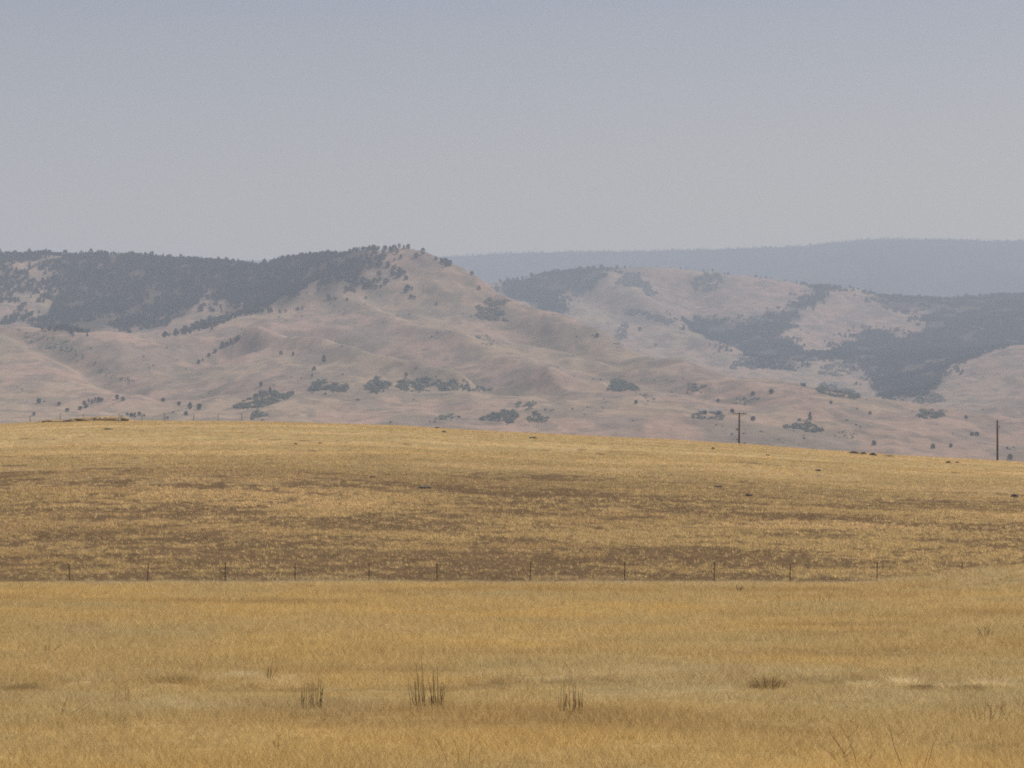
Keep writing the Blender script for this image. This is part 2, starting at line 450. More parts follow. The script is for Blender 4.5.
def poly_mask(px, py, poly):
    ins = np.zeros(np.shape(px), bool); n = len(poly)
    for i in range(n):
        x0, y0 = poly[i]; x1, y1 = poly[(i + 1) % n]
        if y0 == y1: continue
        c = ((py >= min(y0, y1)) & (py < max(y0, y1)))
        ins ^= c & (px < x0 + (py - y0) * (x1 - x0) / (y1 - y0))
    return ins
F1 = [(62, 240), (62, 258), (58, 272), (64, 286), (45, 302), (26, 322), (24, 327), (60, 330), (110, 332), (135, 331), (150, 327), (172, 319), (190, 307), (205, 299), (222, 302), (236, 306), (240, 313), (252, 313), (265, 309), (283, 299), (300, 293), (322, 286), (347, 287), (376, 283), (389, 281), (386, 270), (372, 266), (360, 260), (376, 254), (392, 249), (390, 240)]
F2 = [(495, 286), (520, 272), (545, 265), (585, 258), (614, 262), (606, 280), (590, 287), (562, 291), (553, 297), (573, 304), (567, 318), (540, 309), (515, 298)]
F3 = [(683, 320), (700, 319), (730, 326), (764, 321), (780, 312), (807, 296), (822, 286), (838, 284), (834, 294), (815, 304), (787, 325), (783, 335), (800, 351), (824, 357), (800, 364), (764, 370), (752, 364), (749, 353), (720, 344), (690, 332)]
F4 = [(875, 284), (907, 290), (936, 288), (993, 284), (1330, 284), (1330, 338), (1040, 342), (1024, 344), (993, 350), (970, 359), (947, 368), (930, 383), (941, 396), (918, 400), (901, 401), (879, 397), (872, 380), (858, 361), (840, 361), (822, 356), (842, 348), (856, 337), (873, 324), (882, 333), (893, 337), (930, 334), (931, 314), (905, 309), (876, 304)]
F0 = [(-300, 242), (62, 246), (60, 272), (60, 288), (40, 305), (22, 325), (-300, 322)]     # mixed trees and grass, far left
jx = (fbm(HX / 60, HY / 90, 3, 51) - .5) * 14; jy = (fbm(HX / 60, HY / 90, 3, 52) - .5) * 7
forest = np.zeros(HX.shape)
forest = np.maximum(forest, poly_mask(HPX + jx, ROWI + jy, F1) * 1.0)
for P in (F2, F3, F4): forest = np.maximum(forest, poly_mask(HPX + jx * .6, ROWI + jy * .6, P) * (HY > np.where(HPX > 800, 3950, 4350)) * 1.0)
def soft(a, ci, cj):
    out = np.zeros_like(a); n = 0
    for di in range(-ci, ci + 1, max(1, ci // 3)):
        for dj in range(-cj, cj + 1, max(1, cj // 3)):
            out += np.roll(np.roll(a, di, 0), dj, 1); n += 1
    return out / n
forest0 = soft(forest, 15, 5)
forest = (forest0 > .12 + .72 * (fbm(HX / 26, HY / 55, 4, 54) * 1.5 - .25)) * 1.0
left_mix = poly_mask(HPX + jx * .5, ROWI + jy * .5, F0)
mixn = fbm(HX / 42, HY / 75, 3, 53)

# hillside colours: dry grass, greyer scrub, brown stony ground under the trees
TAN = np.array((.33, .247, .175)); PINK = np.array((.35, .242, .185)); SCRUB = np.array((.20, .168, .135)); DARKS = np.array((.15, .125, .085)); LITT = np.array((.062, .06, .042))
n1 = fbm(HX / 120, HY / 260, 4, 61); n2 = fbm(HX / 45, HY / 110, 4, 62); n3 = fbm(HX / 15, HY / 34, 3, 63)
hc = lerp(TAN, PINK, sstep(.35, .65, n1))
hc = lerp(hc, np.broadcast_to(SCRUB, hc.shape), .62 * sstep(.47, .66, n2))
hc = lerp(hc, np.broadcast_to(SCRUB * .9, hc.shape), .6 * sstep(.50, .68, n3))
n4 = fbm(HX / 5.5, HY / 13, 2, 64)
hc = hc * (1 + (n4 - .5) * .28)[..., None]
for l, w, d in DRAWS: hc = lerp(hc, np.broadcast_to(DARKS, hc.shape), .55 * rib(HPX, HY, l, w * .75) * sstep(.3, .6, n3 + .1))
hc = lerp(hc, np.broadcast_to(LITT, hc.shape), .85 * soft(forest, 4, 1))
hc = lerp(hc, np.broadcast_to(DARKS, hc.shape), .5 * left_mix * sstep(.4, .6, mixn))
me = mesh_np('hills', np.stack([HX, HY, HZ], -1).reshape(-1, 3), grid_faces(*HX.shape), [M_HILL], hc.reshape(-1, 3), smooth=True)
hills = tag(link('hills', me), kind='structure')

# far wooded plateau
DYs = np.concatenate([np.arange(7770, 9000, 160), np.arange(9000, 12400, 55), np.arange(12400, 13300, 150)])
dpx = np.arange(-300, 1325, 4.0)
DX, DY = fan(dpx, DYs)
RIDGE = np.array([(-300, 262), (300, 259), (400, 257), (440, 256), (500, 253), (560, 251), (640, 250.5), (700, 249), (760, 247), (800, 245.5), (830, 242), (860, 239), (880, 238), (930, 238.5), (960, 239.5), (1024, 240), (1324, 246)], float)
DP = np.broadcast_to(dpx, DX.shape)
top = z_of(np.interp(DP, RIDGE[:, 0], RIDGE[:, 1]), 12000.0)
base = z_of(388.0, 7770.0)
tt = np.clip((DY - 7770) / (12000 - 7770), 0, 1)
DZ = base + (top - base) * (tt ** 1.25) - np.maximum(DY - 12000, 0) * .12
DZ = DZ + (1 - np.abs(2 * fbm(DX / 420, DY / 1300, 3, 71) - 1) - .7) * 130 * sstep(7800, 8900, DY) * (1 - sstep(10800, 11900, DY))
DZ = DZ + (fbm(DX / 45, DY / 60, 3, 72) - .5) * 16 * sstep(7800, 8300, DY) * (1 - .55 * sstep(11500, 12000, DY))
dn = fbm(DX / 300, DY / 500, 4, 73)
dc_ = lerp(np.array((.045, .055, .036)), np.array((.075, .078, .05)), sstep(.4, .65, dn))
me = mesh_np('distant_plateau', np.stack([DX, DY, DZ], -1).reshape(-1, 3), grid_faces(*DX.shape), [M_HILL], dc_.reshape(-1, 3), smooth=True)
plateau = tag(link('distant_plateau', me), kind='structure')

# ------------------------------------------------------------------ haze
LOW = min(GZ.min(), HZ.min(), DZ.min()) - 1.0
HIGH = max(DZ.max(), HZ.max()) + 40
b = MB(); b.box((0, 6700, (LOW + HIGH) / 2), (13000, 13800, HIGH - LOW))
m, N, L = new_mat('haze_air')
out = N.new('ShaderNodeOutputMaterial'); pv = N.new('ShaderNodeVolumePrincipled')
pv.inputs['Color'].default_value = (.637, .718, .895, 1)
pv.inputs['Density'].default_value = 1.42e-4
pv.inputs['Anisotropy'].default_value = 0.0
L.new(pv.outputs[0], out.inputs['Volume'])
haze = tag(b.build('haze', m), kind='stuff')

# ------------------------------------------------------------------ trees
def tri_cloud(r, c, size, n):
    """n random little triangles about the points c (n,3)"""
    a = r.normal(size=(n, 3)); a /= np.linalg.norm(a, axis=1)[:, None]
    bb = r.normal(size=(n, 3)); bb = np.cross(a, bb); bb /= np.linalg.norm(bb, axis=1)[:, None]
    s = (size * (.7 + .6 * r.random(n)))[:, None]
    v = np.stack([c + a * s, c - a * s * .5 + bb * s * .87, c - a * s * .5 - bb * s * .87], 1)
    return v.reshape(-1, 3), np.arange(3 * n).reshape(-1, 3)

def crown_pts(r, n, h, w, kind):
    t = r.random(n) ** (.75 if kind == 'fir' else .9); ang = r.random(n) * 2 * np.pi
    if kind == 'fir': rad = w / 2 * (1 - t) ** .8
    elif kind == 'round': rad = w / 2 * np.sqrt(np.clip(1 - (2 * t - .85) ** 2 / 1.4, .05, 1))
    else: rad = w / 2 * np.sin(np.clip(t * .93 + .07, 0, 1) * np.pi) ** .6
    lob = 1 + .3 * np.sin(ang * 2 + r.random() * 6) * np.cos(t * 5 + r.random() * 6)
    q = rad * lob * np.sqrt(r.random(n) * .75 + .25)
    return np.stack([q * np.cos(ang), q * np.sin(ang), h * (.12 + .86 * t)], -1)

GREENS = np.array([(.042, .056, .034), (.053, .066, .038), (.036, .05, .035), (.06, .064, .04)])
def tree_np(seed, h, w, kind, n, size):
    r = np.random.default_rng(seed)
    c = crown_pts(r, n, h, w, kind)
    v, f = tri_cloud(r, c, np.full(n, size * w), n)
    col = GREENS[seed % 4] * (.75 + .5 * r.random((n, 1)))
    return v, f, np.repeat(col, 3, 0)

TREES = {}
def tree_mesh(kind, variant):
    key = (kind, variant)
    if key in TREES: return TREES[key]
    w = {'fir': .55, 'round': .95, 'oval': .7}[kind]
    v, f, c = tree_np(variant * 7 + len(kind), 1.0, w, kind, 110, .17)
    tb = MB(); tb.tube([(0, 0, -.12), (.01, 0, .2), (0, .01, .6)], [.035, .028, .012], 5)
    tv = np.array([tuple(p) for p in tb.v]); tf = []
    for q in tb.f:
        for k in range(1, len(q) - 1): tf.append((q[0], q[k], q[k + 1]))
    tf = np.array(tf)
    V = np.concatenate([v, tv]); F = np.concatenate([f, tf + len(v)])
    C = np.concatenate([c * (1.6, 1.45, 1.7), np.tile((.08, .06, .045), (len(tv), 1))])
    TREES[key] = mesh_np('tree', V, F, [M_LEAF, M_BARK], C, np.concatenate([np.zeros(len(f)), np.ones(len(tf))]))
    return TREES[key]

def on_hill(px, row):
    """hill point seen at a picture column and row (nearest visible vertex in that column)"""
    j = int(np.clip(round((px - hpx[0]) / 2.5), 0, len(hpx) - 1))
    vis = np.where(VIS[:, j] & (HY[:, j] > 1900))[0]
    i = vis[np.argmin(np.abs(ROWI[vis, j] - row))]
    Y = HY[i, j]; X = (px - 512) * K * Y
    return X, Y, float(height(np.array([X]), np.array([Y]))[0])

NTREE = 0
def add_tree(x, y, z, h, kind, label, group):
    global NTREE
    o = link('tree', tree_mesh(kind, int(rng.integers(0, 5))))
    o.location = (x, y, z - .1 * h * .3); o.rotation_euler = (0, 0, rng.random() * 6.28)
    s = .85 + .3 * rng.random(); o.scale = (h * s, h * s, h)
    tag(o, label, 'tree', group); NTREE += 1
    return o

# trees that stand apart on the slopes: column, row of the foot, height in pixels, shape, label, group
LONE = [
 (39, 403, 5, 'round', 'round dark tree alone on the pale lower slope above the rusty hilltop mound', None),
 (59, 406, 4, 'round', 'small dark tree beside the grey brush on the lower left slope', None),
 (67, 412, 4, 'round', 'low round tree just above the mound on the grassy hilltop', None),
 (34, 415, 3.5, 'round', 'small dark tree just above the grassy hill\'s far left crest', None),
 (117, 399, 5, 'round', 'bigger tree of the pair above the mound\'s right end', None),
 (123, 401, 4, 'round', 'smaller tree of the pair above the mound\'s right end', None),
 (163, 402, 4, 'round', 'lone small tree on a thin dark track across the lower left slope', None),
 (179, 405, 4, 'round', 'smallest of the trees left of the dark wedge shaped thicket', None),
 (190, 409, 7, 'oval', 'taller left one of the two largest trees on the lower left slope', None),
 (199, 410, 6.5, 'round', 'broader right one of the two largest trees on the lower left slope', None),
 (186, 415, 4, 'round', 'low tree below the two largest trees of the lower left slope', None),
 (212, 331, 6, 'fir', 'narrow tree standing alone under the edge of the left forest', None),
 (11, 322, 5, 'round', 'round tree on the bare shoulder at the far left edge', None),
 (324, 362, 7, 'oval', 'largest lone tree on the bare slope below the summit', None),
 (293, 356, 4, 'round', 'right tree of a small pair on the lit spur below the forest corner', None),
 (281, 355, 4, 'round', 'left tree of a small pair on the lit spur below the forest corner', None),
 (314, 370, 4, 'round', 'small tree just below the largest lone tree of the bare slope', None),
 (312, 378, 4.5, 'fir', 'small pointed tree above the dark mound of brush', None),
 (261, 386, 4.5, 'round', 'small tree between the wedge thicket and the lit spur', None),
 (270, 392, 6, 'fir', 'pointed tree rising from the top of the wedge shaped thicket', None),
 (406, 377, 4, 'round', 'single tree poking above the long dark thicket', None),
 (423, 254, 7, 'oval', 'lone upright tree on the skyline just right of the summit', None),
 (416, 258, 5, 'round', 'round tree on the slope just under the summit\'s right side', None),
 (436, 260, 3.5, 'round', 'tiny tree on the bare skyline between the lone tree and the tree clump', None),
 (472, 275, 4, 'round', 'small tree on the bare right flank of the summit, upper one', None),
 (479, 290, 4, 'round', 'small tree above the dark gully brush', None),
 (497, 292, 6, 'round', 'round tree at the crest where the summit flank meets the second hill', None),
 (436, 305, 3, 'round', 'tiny tree alone in the middle of the summit\'s front slope', None),
 (406, 279, 4.5, 'round', 'small tree right of the cluster beneath the summit', None),
 (347, 301, 3.5, 'round', 'right tree of two tiny ones below the summit forest edge', None),
 (330, 300, 4, 'round', 'left tree of two tiny ones below the summit forest edge', None),
 (640, 331, 4, 'round', 'lone tree in the middle of the second hill\'s pale slope', None),
 (597, 337, 4, 'round', 'small tree on the crest of the flank below the second hill', None),
 (636, 404, 4, 'round', 'small tree right of the notched thicket on the lower slope', None),
 (753, 395, 4.5, 'round', 'left tree of the two on the pale slope above the crossarm pole', None),
 (771, 394, 5, 'round', 'right tree of the two on the pale slope above the crossarm pole', None),
 (718, 402, 3.5, 'round', 'small tree on the slope left of the crossarm pole', None),
 (810, 422, 11, 'fir', 'tall pointed tree standing over the grove on the lower right slope', None),
 (831, 404, 3.5, 'round', 'small tree right above the grove on the pale lower right slope', None),
 (870, 414, 3.5, 'round', 'tiny tree alone on the pale lower right slope', None),
 (966, 419, 4, 'round', 'small tree on the slope left of the plain pole\'s top', None),
 (972, 436, 4, 'round', 'left one of two touching small trees left of the plain pole', None),
 (977, 436, 4.5, 'round', 'right one of two touching small trees left of the plain pole', None),
 (874, 445, 5, 'round', 'pale grey tree behind the dark rocks on the grassy crest', None),
 (933, 449, 5, 'round', 'larger blue grey tree behind the falling grassy crest', None),
 (951, 447, 4, 'round', 'smaller blue grey tree behind the falling grassy crest', None),
 (1010, 460, 6, 'round', 'round tree at the foot of the plain pole\'s right side', None),
 (732, 413, 4, 'round', 'low tree touching the crossarm pole\'s left side', None),
 (753, 421, 5, 'round', 'low tree right of the crossarm pole\'s upper half', None),
]
def add_lone(px, row, hp, kind, label, group):
    x, y, z = on_hill(px, row)
    add_tree(x, y, z, hp * K * y * .98, kind, label, group)
for a in LONE: add_lone(*a)
CLUST = [
 ('scattered trees in the cluster on the lit slope right below the summit', [(388, 268), (392, 271), (396, 270), (400, 273), (404, 275), (399, 277), (393, 275)], 5.5),
 ('small trees in the pair of tufts on the summit\'s front slope', [(408, 290), (412, 291), (411, 299), (415, 299), (406, 292)], 4.5),
 ('trees of the close clump on the skyline at the right of the summit', [(441, 263), (445, 264), (449, 266), (446, 267)], 5.5),
 ('small trees dotted across the bare hollow left of the lit spur', [(221, 350), (224, 347), (228, 345), (231, 343), (235, 341), (239, 340), (215, 352), (209, 357), (203, 361), (198, 364)], 4),
 ('grey brushy trees in the loose group above the hilltop mound', [(84, 405), (88, 402), (91, 403), (95, 401), (98, 402), (102, 402), (86, 408), (79, 410)], 4),
 ('low trees in the row just above the mound\'s right end', [(127, 416), (131, 417), (135, 416), (140, 416), (144, 417)], 3.5),
 ('dark trees crowning the very top of the summit', [(374, 250), (379, 249), (384, 248), (389, 247), (394, 247), (399, 247), (404, 249), (408, 249), (391, 252), (397, 254)], 5),
]
GRP = {}
for lab, pts, hp in CLUST:
    for px, row in pts:
        add_lone(px + rng.normal() * .6, row, hp * (.8 + .45 * rng.random()), 'round' if rng.random() < .7 else 'oval', lab.replace('trees', 'tree', 1), lab)

# trees on the skylines: the ones whose tops stand against the sky
def skyline(p0, p1, step, hp, kinds, label, group, prob=1.0, maxY=None):
    px = p0
    while px < p1:
        if rng.random() < prob:
            j = int(round((px - hpx[0]) / 2.5))
            sel = np.where(HY[:, j] < (maxY or 9999))[0]
            i = sel[np.argmax(elev[sel, j])]
            Y = HY[i, j] - rng.random() * 12; X = (px - 512) * K * Y
            z = float(height(np.array([X]), np.array([Y]))[0])
            add_tree(X, Y, z, hp * (.5 + 1.0 * rng.random() ** 1.4) * K * Y, kinds[int(rng.integers(0, len(kinds)))], label, group)
        px += step * (.25 + 1.5 * rng.random() ** 1.3)
skyline(-8, 284, 4.6, 4.6, ['round', 'oval', 'fir'], 'dark tree on the skyline of the forested ridge left of the summit', 'skyline trees of the left forest ridge')
skyline(284, 374, 3.6, 3.6, ['round', 'oval'], 'dark tree on the wooded crest rising to the summit', 'skyline trees of the crest up to the summit')
skyline(500, 618, 4.4, 3.2, ['round', 'oval'], 'blue grey tree on the wooded skyline of the second hill', 'skyline trees of the second hill')
skyline(618, 850, 8, 2.4, ['round', 'oval'], 'sparse small tree along the pale skyline of the second hill', 'sparse skyline trees of the second hill', .8)
skyline(850, 1034, 4.6, 3.0, ['round', 'oval', 'fir'], 'hazy tree on the wooded skyline of the hill at far right', 'skyline trees of the right forest hill')

def tree_spots(mask, area):
    """jittered points over the visible hillside, about one per AREA square metres"""
    cell = (HYs[1:] - HYs[:-1])[:, None] * (2.5 * K * HY[1:])
    p = np.zeros(HX.shape); p[1:] = cell / area
    pick = mask & (rng.random(HX.shape) < p)
    i, j = np.where(pick)
    Y = HY[i, j] + (rng.random(len(i)) - .5) * 7; X = HX[i, j] + (rng.random(len(i)) - .5) * 2.5 * K * Y
    return X, Y, height(X, Y)
near_vis = VIS | np.roll(VIS, 1, 0) | np.roll(VIS, 2, 0) | np.roll(VIS, -1, 0) | np.roll(VIS, -2, 0) | np.roll(VIS, -4, 0)
# mixed slope on the far left
mx = left_mix & near_vis & (mixn > .45)
X, Y, Z = tree_spots(mx & (HPX > -6), 330)
k = rng.permutation(len(X))[:100]
for q in k:
    add_tree(X[q], Y[q], Z[q], 4.5 + 4 * rng.random(), 'round', 'dark tree scattered among the pale clearings at the left of the forest', 'scattered trees of the left clearings')

def forest_mesh(name, X, Y, Z, hmin, hmax, n, size, kinds, label, cat, w0=.8):
    Vs, Fs, Cs, off = [], [], [], 0
    protos = [tree_np(300 + q, 1.0, w0 * (.8 if kinds[q % len(kinds)] == 'fir' else 1), kinds[q % len(kinds)], n, size) for q in range(8)]
    for x, y, z in zip(X, Y, Z):
        v, f, c = protos[int(rng.integers(0, 8))]
        h = hmin + (hmax - hmin) * rng.random(); a = rng.random() * 6.28; s = h * (.85 + .3 * rng.random())
        ca, sa = math.cos(a) * s, math.sin(a) * s
        Vs.append(np.stack([v[:, 0] * ca - v[:, 1] * sa + x, v[:, 0] * sa + v[:, 1] * ca + y, v[:, 2] * h + z - .12 * h], -1))
        Fs.append(f + off); Cs.append(c * (.8 + .4 * rng.random())); off += len(v)
    return mesh_np(name, np.concatenate(Vs), np.concatenate(Fs), [M_LEAF], np.concatenate(Cs))
fn = fbm(HX / 35, HY / 60, 3, 55)
F1S = [(164, 338), (170, 333), (190, 326), (214, 315), (236, 304), (250, 312), (212, 327), (186, 335)]
sparse = poly_mask(HPX + jx * .4, ROWI + jy * .4, F1S) & near_vis & (rng.random(HX.shape) < .32)
mixed_in = left_mix & near_vis & (mixn > .44) & (rng.random(HX.shape) < .55)
fm = mixed_in | sparse | (forest > .5) & near_vis & (fn > .345 + .16 * sstep(.4, .75, fbm(HX / 110, HY / 160, 3, 57)) * ((HPX < 400) * (ROWI > 300) + (HPX > 480) * .8))
X, Y, Z = tree_spots(fm, 44)
EDGE = (forest < .5) & near_vis & (fbm(forest * 0 + HX / 30, HY / 50, 2, 56) > .6)
near_forest = np.zeros_like(forest)
for dj in (-6, -3, 3, 6):
    near_forest = np.maximum(near_forest, np.roll(forest, dj, 1))
for di in (-8, -4, 4, 8):
    near_forest = np.maximum(near_forest, np.roll(forest, di, 0))
X2, Y2, Z2 = tree_spots(EDGE & (near_forest > .5), 150)
me = forest_mesh('forest', np.concatenate([X, X2]), np.concatenate([Y, Y2]), np.concatenate([Z, Z2]), 3.6, 7.2, 34, .26, ['round', 'oval', 'fir'], '', '')
tag(link('forest', me), 'dense dark evergreen forest covering the shaded slopes of both hills', 'forest', kind='stuff')
nb = 4200
px_ = rng.random(nb) * 700 + 390; Yd = 12000 - rng.random(nb) ** 1.6 * 1500
Xd = (px_ - 512) * K * Yd
ii = np.clip(np.searchsorted(DYs, Yd), 1, len(DYs) - 1); jj = np.clip(((px_ - dpx[0]) / 4).astype(int), 0, len(dpx) - 1)
me = forest_mesh('distant_forest', Xd, Yd, DZ[ii, jj] - 4, 6, 11, 10, .45, ['fir', 'oval'], '', '', .6)
tag(link('distant_forest', me), 'pale blue forest along the edge of the far plateau', 'forest', kind='stuff')

# low scrub dotted over the open slopes
sc_d = sstep(.54, .70, n2) * .5 * sstep(.45, .60, n3)
sm = (forest < .5) & VIS & (HY > 2150) & (rng.random(HX.shape) < sc_d)
X, Y, Z = tree_spots(sm, 240)
me = forest_mesh('scrub', X, Y, Z, .5, 1.6, 10, .42, ['round'], '', '', 1.5)
tag(link('scrub', me), 'grey scrub dotted over the dry mountain slopes', 'scrub', kind='stuff')

# ------------------------------------------------------------------ thickets: low dark brush growing as one mass
BUSH = [tree_np(500 + q, .8, 1.3, 'round', 26, .24) for q in range(6)]
def thicket(poly, label, hpix=5.0, area=9.0, tone=1.0):
    poly_ = [(p, r) for p, r in poly]
    msk = poly_mask(HPX + jx * .45, ROWI + jy * .35, poly_) & VIS & (HY > 1900) & (fbm(HX / 13, HY / 26, 2, 58) > .40)
    area = area * 2.3; tone = tone * np.array((4.4, 3.75, 5.0))
    X, Y, Z = tree_spots(msk, area)
    cx = sum(p for p, r in poly_) / len(poly_); cy = sum(r for p, r in poly_) / len(poly_)
    bx, by, bz = on_hill(cx, cy)
    if len(X) < 3:
        X = bx + rng.normal(size=6) * 6; Y = by + rng.normal(size=6) * 10; Z = height(X, Y)
    if len(X) > 700:
        k = rng.permutation(len(X))[:700]; X, Y, Z = X[k], Y[k], Z[k]
    Vs, Fs, Cs, off = [], [], [], 0
    for x, y, z in zip(X, Y, Z):
        v, f, c = BUSH[int(rng.integers(0, 6))]
        s = hpix * K * y * (.28 + .6 * rng.random() ** 2)
        Vs.append(v * (s * 1.1, s * 1.1, s) + (x - bx, y - by, z - bz - .15 * s)); Fs.append(f + off); Cs.append(c * tone); off += len(v)
    me = mesh_np('thicket', np.concatenate(Vs), np.concatenate(Fs), [M_LEAF], np.concatenate(Cs))
    o = link('thicket', me); o.location = (bx, by, bz)
    return tag(o, label, 'thicket', 'dark thickets on the dry slopes')
thicket([(12, 328), (30, 332), (48, 336), (70, 340), (68, 346), (84, 356), (86, 364), (74, 362), (50, 350), (28, 343)], 'grey brush filling the upper half of the draw on the left slope', 4, 20, 1.5)
thicket([(86, 358), (100, 366), (118, 374), (136, 380), (132, 384), (112, 379), (94, 370)], 'grey brush filling the lower half of the draw on the left slope', 3.5, 14, 1.3)
thicket([(235, 409), (240, 403), (252, 398), (264, 391), (276, 393), (296, 394), (288, 399), (272, 404), (256, 409)], 'dark wedge shaped thicket on the lower left slope')
thicket([(250, 414), (257, 411), (266, 414), (273, 417), (262, 421), (252, 420)], 'small dark thicket just under the wedge shaped one', 4)
thicket([(305, 391), (316, 384), (328, 379), (338, 383), (351, 388), (346, 393), (325, 392)], 'dark mound of brush left of the long thicket')
thicket([(362, 389), (372, 380), (380, 377), (390, 383), (394, 391), (376, 393)], 'peaked left end of the long dark thicket line')
thicket([(394, 390), (402, 379), (416, 376), (428, 372), (438, 375), (444, 382), (446, 391), (420, 393)], 'highest middle mass of the long dark thicket line')
thicket([(446, 391), (446, 381), (462, 381), (480, 387), (498, 391), (470, 392)], 'low tapering right end of the long dark thicket line', 4)
thicket([(473, 316), (478, 306), (486, 300), (498, 299), (510, 301), (506, 308), (502, 316), (508, 322), (494, 321), (480, 319)], 'dark brush in the gully on the summit\'s right flank', 4)
thicket([(476, 336), (486, 333), (495, 341), (490, 347), (480, 343)], 'faint brush patch below the gully on the summit\'s flank', 3, 22, 1.4)
thicket([(479, 422), (486, 416), (500, 411), (514, 412), (520, 419), (508, 424), (490, 424)], 'dark brush just above the grassy crest in the middle')
thicket([(511, 409), (520, 402), (533, 401), (538, 407), (527, 410)], 'small pale brush patch above the middle crest', 4, 14, 1.3)
thicket([(526, 420), (536, 412), (548, 419), (545, 424), (532, 424)], 'low brush right beside the middle crest thicket', 4)
thicket([(433, 419), (444, 413), (455, 414), (462, 418), (450, 421)], 'thin brush left of the middle crest thicket', 3.5, 16, 1.3)
thicket([(606, 390), (612, 382), (620, 380), (630, 385), (641, 391), (626, 393)], 'notched dark thicket on the middle lower slope')
thicket([(637, 394), (648, 396), (656, 401), (646, 402)], 'narrow brush tail below the notched thicket', 3, 14, 1.2)
thicket([(683, 393), (688, 384), (700, 386), (710, 385), (706, 393), (694, 394)], 'mottled brush on the slope above and left of the crossarm pole', 4, 6, 1.2)
thicket([(690, 419), (694, 414), (712, 416), (724, 416), (722, 420)], 'flat dark brush strip beside the pale barn', 4, 10, 1.1)
thicket([(729, 404), (738, 397), (752, 398), (760, 399), (750, 404)], 'flat brush patch above the crossarm pole\'s top', 3.5, 14, 1.3)
thicket([(727, 368), (738, 361), (752, 358), (762, 360), (756, 370), (738, 370)], 'brush at the left foot of the forested draw', 4)
thicket([(624, 314), (636, 309), (648, 312), (660, 316), (673, 322), (668, 326), (648, 319)], 'dark brush band across the second hill\'s slope', 4.5)
thicket([(614, 341), (618, 330), (627, 321), (629, 328), (625, 340)], 'upright brush strip below the brush band of the second hill', 3.5, 14, 1.2)
thicket([(617, 285), (622, 276), (634, 272), (646, 277), (650, 290), (658, 294), (650, 297), (640, 288)], 'brush patch under the second hill\'s top', 4, 14, 1.1)
thicket([(689, 290), (694, 280), (704, 274), (718, 274), (724, 284), (716, 291), (704, 290)], 'rough brush knob on the pale skyline of the second hill', 4, 13, 1.1)
thicket([(745, 325), (750, 317), (762, 315), (766, 322), (758, 327)], 'small brush patch above the forested draw', 4)
thicket([(817, 392), (820, 384), (832, 385), (842, 390), (858, 394), (857, 399), (838, 397)], 'dark thicket below the forest\'s lower tip', 5)
thicket([(818, 375), (822, 366), (840, 363), (858, 367), (852, 374), (834, 377)], 'grey brush between the two forested draws', 3.5, 16, 1.2)
thicket([(917, 416), (924, 411), (934, 409), (945, 412), (943, 418), (928, 419)], 'lens shaped dark thicket on the lower right slope', 5)
thicket([(784, 428), (794, 421), (806, 420), (812, 424), (822, 430), (828, 434), (812, 434), (798, 431)], 'long blue grey grove under the tall pointed tree', 5)
thicket([(832, 436), (846, 430), (858, 435), (852, 440), (838, 440)], 'faint low brush right of the grove', 3, 20, 1.5)
thicket([(913, 402), (922, 392), (940, 393), (945, 401), (930, 404)], 'brush at the right foot of the forest', 3.5, 14, 1.1)

# ------------------------------------------------------------------ far buildings
def barn(px, row, w, d, h, label):
    x, y, z = on_hill(px, row)
    root = tag(empty('barn', (x, y, z)), label, 'barn')
    b = MB(); b.box((0, 0, h / 2 - 1), (w, d, h + 2)); 
    # gable ends as triangular prisms
    b0 = len(b.v)
    for sx in (-1, 1):
        for q in ((-d / 2, h), (d / 2, h), (0, h + d * .28)): b.v.append(Vector((sx * (w / 2 - .02), q[0], q[1] - .02)))
    b.f += [[b0, b0 + 1, b0 + 2], [b0 + 3, b0 + 5, b0 + 4], [b0, b0 + 3, b0 + 4, b0 + 1], [b0, b0 + 2, b0 + 5, b0 + 3], [b0 + 1, b0 + 4, b0 + 5, b0 + 2]]
    b.build('wall', M_WALL, root)
    r = MB(); s = math.hypot(d / 2, d * .28)
    for sy in (-1, 1):
        n = Vector((0, sy * d * .28, d / 2)).normalized(); al = Vector((0, sy * d / 2, -d * .28)).normalized()
        r.box(Vector((0, sy * d / 4, h + d * .14)) + n * .16 + al * .3, (w + 1, s + .6, .2), (Vector((1, 0, 0)), al, n))
    r.build('roof', M_TIN, root)
    dd = MB(); dd.box((w * .2, -d / 2 - .05, 1.6), (3, .1, 3.2)); dd.build('door', M_DOOR, root)
barn(703, 414, 7, 6, 2.6, 'small pale shed left of the pale barn behind the crossarm pole')
barn(716, 414, 11, 7, 2.6, 'long pale barn with grey roof left of the crossarm pole')
barn(803, 386, 5, 5, 3, 'tiny pale house in the valley left of the dark forest tip')

# ------------------------------------------------------------------ fence in front of the hill
def hz(x, y): return float(height(np.array([float(x)]), np.array([float(y)]))[0])
def post_mesh(hh):
    b = MB(); b.box((0, 0, hh / 2 - .2), (.055, .014, hh + .4)); b.box((0, .03, hh / 2 - .2), (.014, .045, hh + .4)); b.box((0, -.012, hh * .95), (.075, .012, .06))
    me = bpy.data.meshes.new('post'); me.from_pydata([tuple(v) for v in b.v], [], b.f); me.materials.append(M_RUST)
    return me
FP = [-40, 15 - 20, 70, 147.5, 225, 295, 369, 437, 530, 624.5, 714, 790, 877, 962, 1046]
FY = 206.0
pmesh = post_mesh(1.36)
fr = tag(empty('wire_fence', (0, FY, 0)), 'long wire fence of thin rusty posts at the foot of the bare hill', 'fence')
tops = []
for px in FP:
    x = (px - 512) * K * FY; z = hz(x, FY)
    o = link('post', pmesh, fr); o.location = (x, 0, z); o.rotation_euler = (rng.normal() * .03, rng.normal() * .025, rng.normal() * .2)
    o.scale = (1.15, 1.15, 1.06 + .14 * rng.random())
    tops.append((x, z))
